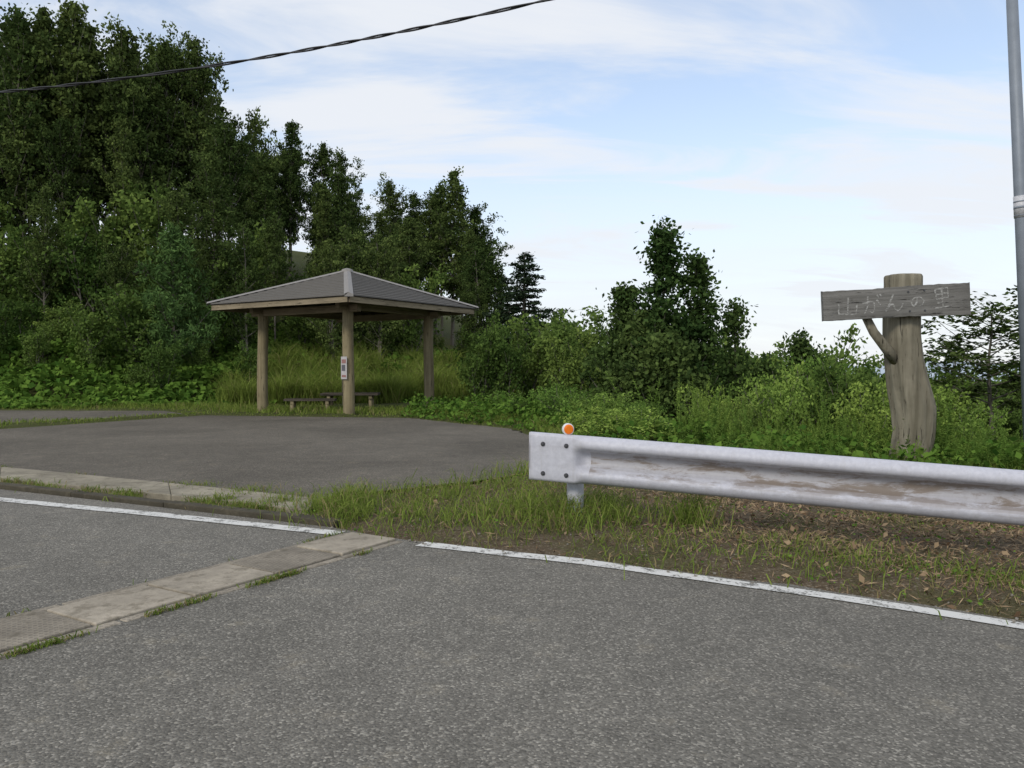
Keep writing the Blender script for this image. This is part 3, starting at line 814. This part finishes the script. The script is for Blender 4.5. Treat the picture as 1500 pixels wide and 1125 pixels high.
x, y = scatter(200000, -2.2, 7.0, 2.2, 9.0, rng, .0, .10)
den = .30 + .62 * nz(x, y, 1.7, 5) + .5 * nz(x, y, 6, 6)
yr = 5.8 - .29 * (x - .15)
dead = sm((x - .8) / .8) * sm((y - yr + .65) / .5) * sm((yr + 2.3 - y) / .8)
dead = np.maximum(dead, .75 * sm((x - 1.1) / 1.2) * sm((yr + .3 - y) / .5))
edge = sdall(x, y)
den = den - dead * .42 + .22 * (edge < .15)
keep = rng.uniform(0, 1, len(x)) < np.clip(den, .05, 1) * .42
x, y, dead, edge = x[keep], y[keep], dead[keep], edge[keep]
tuft = sm(.40 + nz(x, y, 2.5, 9))
h = (.025 + .10 * tuft) * rng.uniform(.4, 1.5, len(x)) * np.clip(.45 + edge * 1.5, .4, 1.1) * (1 - .3 * dead)
bv = (rng.uniform(0, 1, len(x)) < .28 + .38 * dead + .10 * sm((x - 1.5) / 2)) * rng.uniform(.5, 1, len(x))
blades(m, x, y, terr(x, y) - .01, h, rng.uniform(.003, .007, len(x)), rng.uniform(.3, 1.6, len(x)), rng.uniform(0, 1, len(x)) * .65 + .35 * tuft, bv, rng)
for tx, ty, sp, n_, hh in ((-1.35, 6.15, .16, 500, .22), (-1.2, 5.75, .12, 350, .2), (.3, 5.7, .3, 700, .26), (.55, 5.9, .25, 500, .25), (-.25, 5.7, .3, 350, .2), (-.7, 5.55, .2, 350, .15), (-1.9, 6.45, .1, 150, .13), (-2.4, 6.55, .07, 180, .12), (-.1, 6.8, .4, 400, .2), (-.9, 6.6, .4, 450, .2), (.2, 7.9, .3, 400, .25), (1.25, 5.6, .1, 240, .34), (-1.45, 6.35, .3, 300, .14), (-2.05, 6.2, .08, 160, .12), (1.7, 4.7, .25, 300, .13), (2.3, 4.6, .3, 300, .14), (.9, 4.9, .3, 300, .13), (2.9, 4.4, .2, 200, .13), (-3.3, 6.75, .08, 160, .1), (-4.3, 7.3, .08, 160, .1), (-2.3, 7.05, .15, 260, .1), (-2.9, 7.4, .12, 160, .08)):
    x = rng.normal(tx, sp, n_); y = rng.normal(ty, sp, n_)
    blades(m, x, y, terr(x, y) - .01 + .03 * (sdall(x, y) < 0), hh * rng.uniform(.4, 1.2, n_), rng.uniform(.004, .009, n_), rng.uniform(.4, 1.3, n_), rng.uniform(.2, 1, n_), (rng.uniform(0, 1, n_) < .14) * .8, rng)
for la, lb, wd_, n_, hh in ((con_lo, kerb_in, 1, 9000, .07), (con_hi, con_hi, 0, 3600, .06), (kerb_in, kerb_in, 0, 2600, .035)):
    t = rng.uniform(0, 1, n_); sx_ = np.linspace(0, 1, 4)
    A = np.array(la[1:]); Bp = np.array(lb[1:]); f = rng.uniform(.0, .95, n_) if wd_ else 0 * t
    xa = np.interp(t, sx_, A[:, 0]) * (1 - f) + np.interp(t, sx_, Bp[:, 0]) * f; ya = np.interp(t, sx_, A[:, 1]) * (1 - f) + np.interp(t, sx_, Bp[:, 1]) * f
    kk = rng.uniform(0, 1, n_) < np.clip(.25 + 1.0 * nz(xa, ya, 2.2, 31), 0, 1)
    xa, ya = xa[kk] + rng.normal(0, .025, kk.sum()), ya[kk] + rng.normal(0, .025, kk.sum()); q = len(xa)
    blades(m, xa, ya, np.full(q, .0), hh * rng.uniform(.4, 1.5, q), rng.uniform(.004, .008, q), rng.uniform(.5, 1.2, q), rng.uniform(0, .8, q), (rng.uniform(0, 1, q) < .3) * .8, rng)
n_ = 6000; s_ = rng.uniform(0, 4.5, n_); sgn = rng.choice([-1, 1], n_, p=[.3, .7])
P = A0 + u * s_[:, None] + w_ * (sgn * .262 + rng.normal(0, .012, n_))[:, None]
kk = rng.uniform(0, 1, n_) < np.clip(0 + 1.1 * nz(P[:, 0] * 2, P[:, 1] * 2, 1.6, 41), 0, 1); P = P[kk]; q = len(P)
blades(m, P[:, 0], P[:, 1], np.full(q, .0), .028 * rng.uniform(.4, 1.6, q), rng.uniform(.004, .008, q), rng.uniform(.5, 1.4, q), rng.uniform(.1, .8, q), (rng.uniform(0, 1, q) < .25) * .8, rng)
x, y = scatter(120000, -16, 4.5, 8, 22.5, rng, .0, .1)
e = sdall(x, y); keep = (e < 2.6) & (rng.uniform(0, 1, len(x)) < np.clip(.6 + .4 * nz(x, y, 1.2, 15), .1, 1)); x, y, e = x[keep], y[keep], e[keep]
h = (.05 + .14 * sm((e - .2) / .8)) * rng.uniform(.5, 1.4, len(x))
blades(m, x, y, terr(x, y) - .01, h, rng.uniform(.010, .02, len(x)), rng.uniform(.3, 1.1, len(x)), rng.uniform(.2, 1, len(x)), (rng.uniform(0, 1, len(x)) < .08) * .7, rng)
x, y = scatter(34000, .4, 10, 7.5, 14, rng, .1, .1)
h = rng.uniform(.1, .38, len(x)); blades(m, x, y, terr(x, y) - .01, h, rng.uniform(.008, .016, len(x)), rng.uniform(.3, 1.1, len(x)), rng.uniform(.1, .9, len(x)), (rng.uniform(0, 1, len(x)) < .1) * .7, rng)
m.obj('grass', [M['grass']])

m = MB()
for i in range(190):
    tx = rng.uniform(-8.8, 1.0); ty = 22.9 + .406 * max(0, tx + 13) * .9 + rng.uniform(-1.5, 5.0)
    N = 130; x = rng.normal(tx, .14, N); y = rng.normal(ty, .14, N)
    hh = rng.uniform(.8, 1.4)
    blades(m, x, y, terr(x, y) - .02, hh * rng.uniform(.6, 1.15, N), rng.uniform(.014, .026, N), rng.uniform(.3, 1.15, N), np.clip(rng.uniform(.4, 1.1, N), 0, 1), (rng.uniform(0, 1, N) < .08) * .6, rng)
m.obj('pampas_grass', [M['grass']])

N = 46000; x = rng.uniform(-20, 5, N); d = rng.uniform(-.6, 8, N) ; y = 21.8 + .406 * np.clip(x + 13, 0, 60) + d / .926
k = (sdall(x, y) > .1); x, y, d = x[k], y[k], d[k]
lump = .35 + .35 * nz(x, y, .9, 51)
z = terr(x, y) + np.clip(lump, .05, 1) * rng.uniform(.4, 1.1, len(x)) * np.clip(.3 + d * .5, .2, 1.2)
k = ~(np.abs(x + 3.6) < 4.6) | (rng.uniform(0, 1, len(x)) < .22); x, y, z = x[k], y[k], z[k]
m = MB(); V, Q = leaves(np.column_stack([x, y, z]), rng.uniform(.06, .13, len(x)), rng, 1.0, .85); m.add(V, Q, 0, np.clip(.5 + .35 * nz(x, y, 2, 55) + rng.uniform(-.3, .3, len(x)), 0, 1))
N = 26000; x = rng.uniform(-2.5, 9, N); y = rng.uniform(8.5, 20, N); e = sdall(x, y); k = (e > .15); x, y, e = x[k], y[k], e[k]
z = terr(x, y) + np.clip(.3 + .2 * nz(x, y, 1.3, 57), .03, .6) * sm(e / .9) * rng.uniform(.3, 1.1, len(x)) + .02
V, Q = leaves(np.column_stack([x, y, z]), rng.uniform(.03, .06, len(x)), rng, 1.0, .8); m.add(V, Q, 0, np.clip(.4 + .35 * nz(x, y, 2, 55) + rng.uniform(-.3, .3, len(x)), 0, 1))
m.obj('kudzu_cover', [M['kudzu']])

m = MB()
x, y = scatter(90000, -1.0, 7, 2.0, 8.2, rng, -.06, .05)
yr = 5.8 - .29 * (x - .15); dead = sm((x - .5) / 1.2) * sm((y - yr + .9) / .6) * sm((yr + 2.4 - y) / .8); e = sdall(x, y)
dead = np.maximum(dead, .6 * sm((x - 1.0) / 1.2))
k = rng.uniform(0, 1, len(x)) < (.18 + .75 * dead) * sm((e + .06) / .12); x, y = x[k], y[k]
V, Q = leaves(np.column_stack([x, y, terr(x, y) + rng.uniform(.0, .035, len(x))]), rng.uniform(.008, .045, len(x)), rng, 1.6, .11); m.add(V, Q, 0, rng.uniform(0, 1, len(x)))
k = rng.uniform(0, 1, len(x)) < .025; x, y = x[k], y[k]
V, Q = leaves(np.column_stack([x, y, terr(x, y) + rng.uniform(.02, .06, len(x))]), rng.uniform(.012, .03, len(x)), rng, 1.0, .6); m.add(V, Q, 0, rng.uniform(0, 1, len(x)))
m.obj('leaf_litter', [M['litter']])
m = MB()
x, y = scatter(16000, -2, 6, 2.5, 8.5, rng, .03, .05); k = rng.uniform(0, 1, len(x)) < np.clip(.3 + .6 * nz(x, y, 2.0, 71), 0, 1); x, y = x[k], y[k]
V, Q = leaves(np.column_stack([x, y, terr(x, y) + rng.uniform(.02, .07, len(x))]), rng.uniform(.006, .016, len(x)), rng, 1.4, .8); m.add(V, Q, 0, rng.uniform(0, 1, len(x)))
m.obj('clover_patch', [M['kudzu']])
# loose gravel at the verge and lot edge
m = MB(); x, y = scatter(5200, -1.5, 6, 2.5, 8.5, rng, -.10, .08); e = sdall(x, y)
k = rng.uniform(0, 1, len(x)) < .15 + .6 * (np.abs(e) < .1); x, y, e = x[k], y[k], e[k]; zt_ = np.where(e < 0, base(x, y) + .004, terr(x, y))
for i in range(len(x)):
    s_ = rng.uniform(.004, .014); V, Q = boxv(0, 0, 0, s_ * rng.uniform(.8, 1.5), s_, s_ * rng.uniform(.5, .9), rng.uniform(0, 3), rng.uniform(-.4, .4))
    V = V * rng.uniform(.75, 1.2, V.shape); m.add(V + [x[i], y[i], zt_[i] + s_ * .3], Q)
m.obj('gravel', [M['stone']])

# ------------------------------------------------------------------ distant hills
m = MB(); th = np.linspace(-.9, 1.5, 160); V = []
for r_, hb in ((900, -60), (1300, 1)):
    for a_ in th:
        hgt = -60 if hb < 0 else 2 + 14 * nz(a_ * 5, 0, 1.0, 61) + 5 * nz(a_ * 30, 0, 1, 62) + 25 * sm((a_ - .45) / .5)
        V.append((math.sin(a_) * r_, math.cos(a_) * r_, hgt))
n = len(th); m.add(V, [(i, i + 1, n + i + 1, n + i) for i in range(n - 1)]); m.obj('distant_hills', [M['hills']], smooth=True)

# ------------------------------------------------------------------ light
az, el = R(-150), R(36)
Sd = Vector((math.sin(az) * math.cos(el), math.cos(az) * math.cos(el), math.sin(el)))
L = bpy.data.lights.new('sun', 'SUN'); L.energy = 1.75; L.angle = R(14); L.color = (1, .93, .80)
lo = bpy.data.objects.new('sun', L); lo.rotation_euler = Sd.to_track_quat('Z', 'Y').to_euler(); COL.objects.link(lo)

w = NT('World', True); sc.world = w.m
sky = w.n('ShaderNodeTexSky', sky_type='NISHITA', sun_disc=False, sun_elevation=el, sun_rotation=az)
sky.dust_density = .3
G = w.n('ShaderNodeTexCoord').outputs['Generated']
xyz = w.n('ShaderNodeSeparateXYZ', ins={0: G})
zc = w.math('MAXIMUM', w.math('ADD', xyz.outputs[2], .22), .05)
px_ = w.math('DIVIDE', xyz.outputs[0], zc); py_ = w.math('DIVIDE', xyz.outputs[1], zc)
cv = w.n('ShaderNodeCombineXYZ', ins={0: px_, 1: py_, 2: 0.0}).outputs[0]
mp = w.n('ShaderNodeMapping', ins={'Vector': cv, 'Rotation': (0, 0, R(38)), 'Scale': (.7, 2.1, 1), 'Location': (2.1, .7, 0)}).outputs[0]
n1 = w.noise(mp, 1.5, 6, .6, .9)
n2 = w.noise(cv, 1.1, 3, .5, .4)
cm = w.ramp(w.math('MULTIPLY_ADD', n2, .7, w.math('MULTIPLY', n1, .85)), .60, .90)
hzn = w.ramp(xyz.outputs[2], .36, .05)
cm = w.math('MAXIMUM', cm, w.math('MULTIPLY', hzn, w.math('MULTIPLY_ADD', n1, .5, .68)))
cm = w.math('MULTIPLY_ADD', cm, .62, .34, clamp=True)
skyb = w.mix(1.0, sky.outputs[0], (1.3, 1.35, 1.38), 'MULTIPLY')
c = w.mix(cm, skyb, (5.8, 6.0, 6.35))
bg = w.n('ShaderNodeBackground', ins={'Color': c, 'Strength': .147})
o = w.n('ShaderNodeOutputWorld'); w.t.links.new(bg.outputs[0], o.inputs[0])

# ------------------------------------------------------------------ camera
cam = bpy.data.cameras.new('camera'); cam.lens = 28; cam.sensor_width = 36; cam.clip_end = 8000; cam.clip_start = .05
co = bpy.data.objects.new('camera', cam); co.location = (0, 0, 1.1); co.rotation_euler = (R(90 - 1.1), 0, 0); COL.objects.link(co)
sc.camera = co
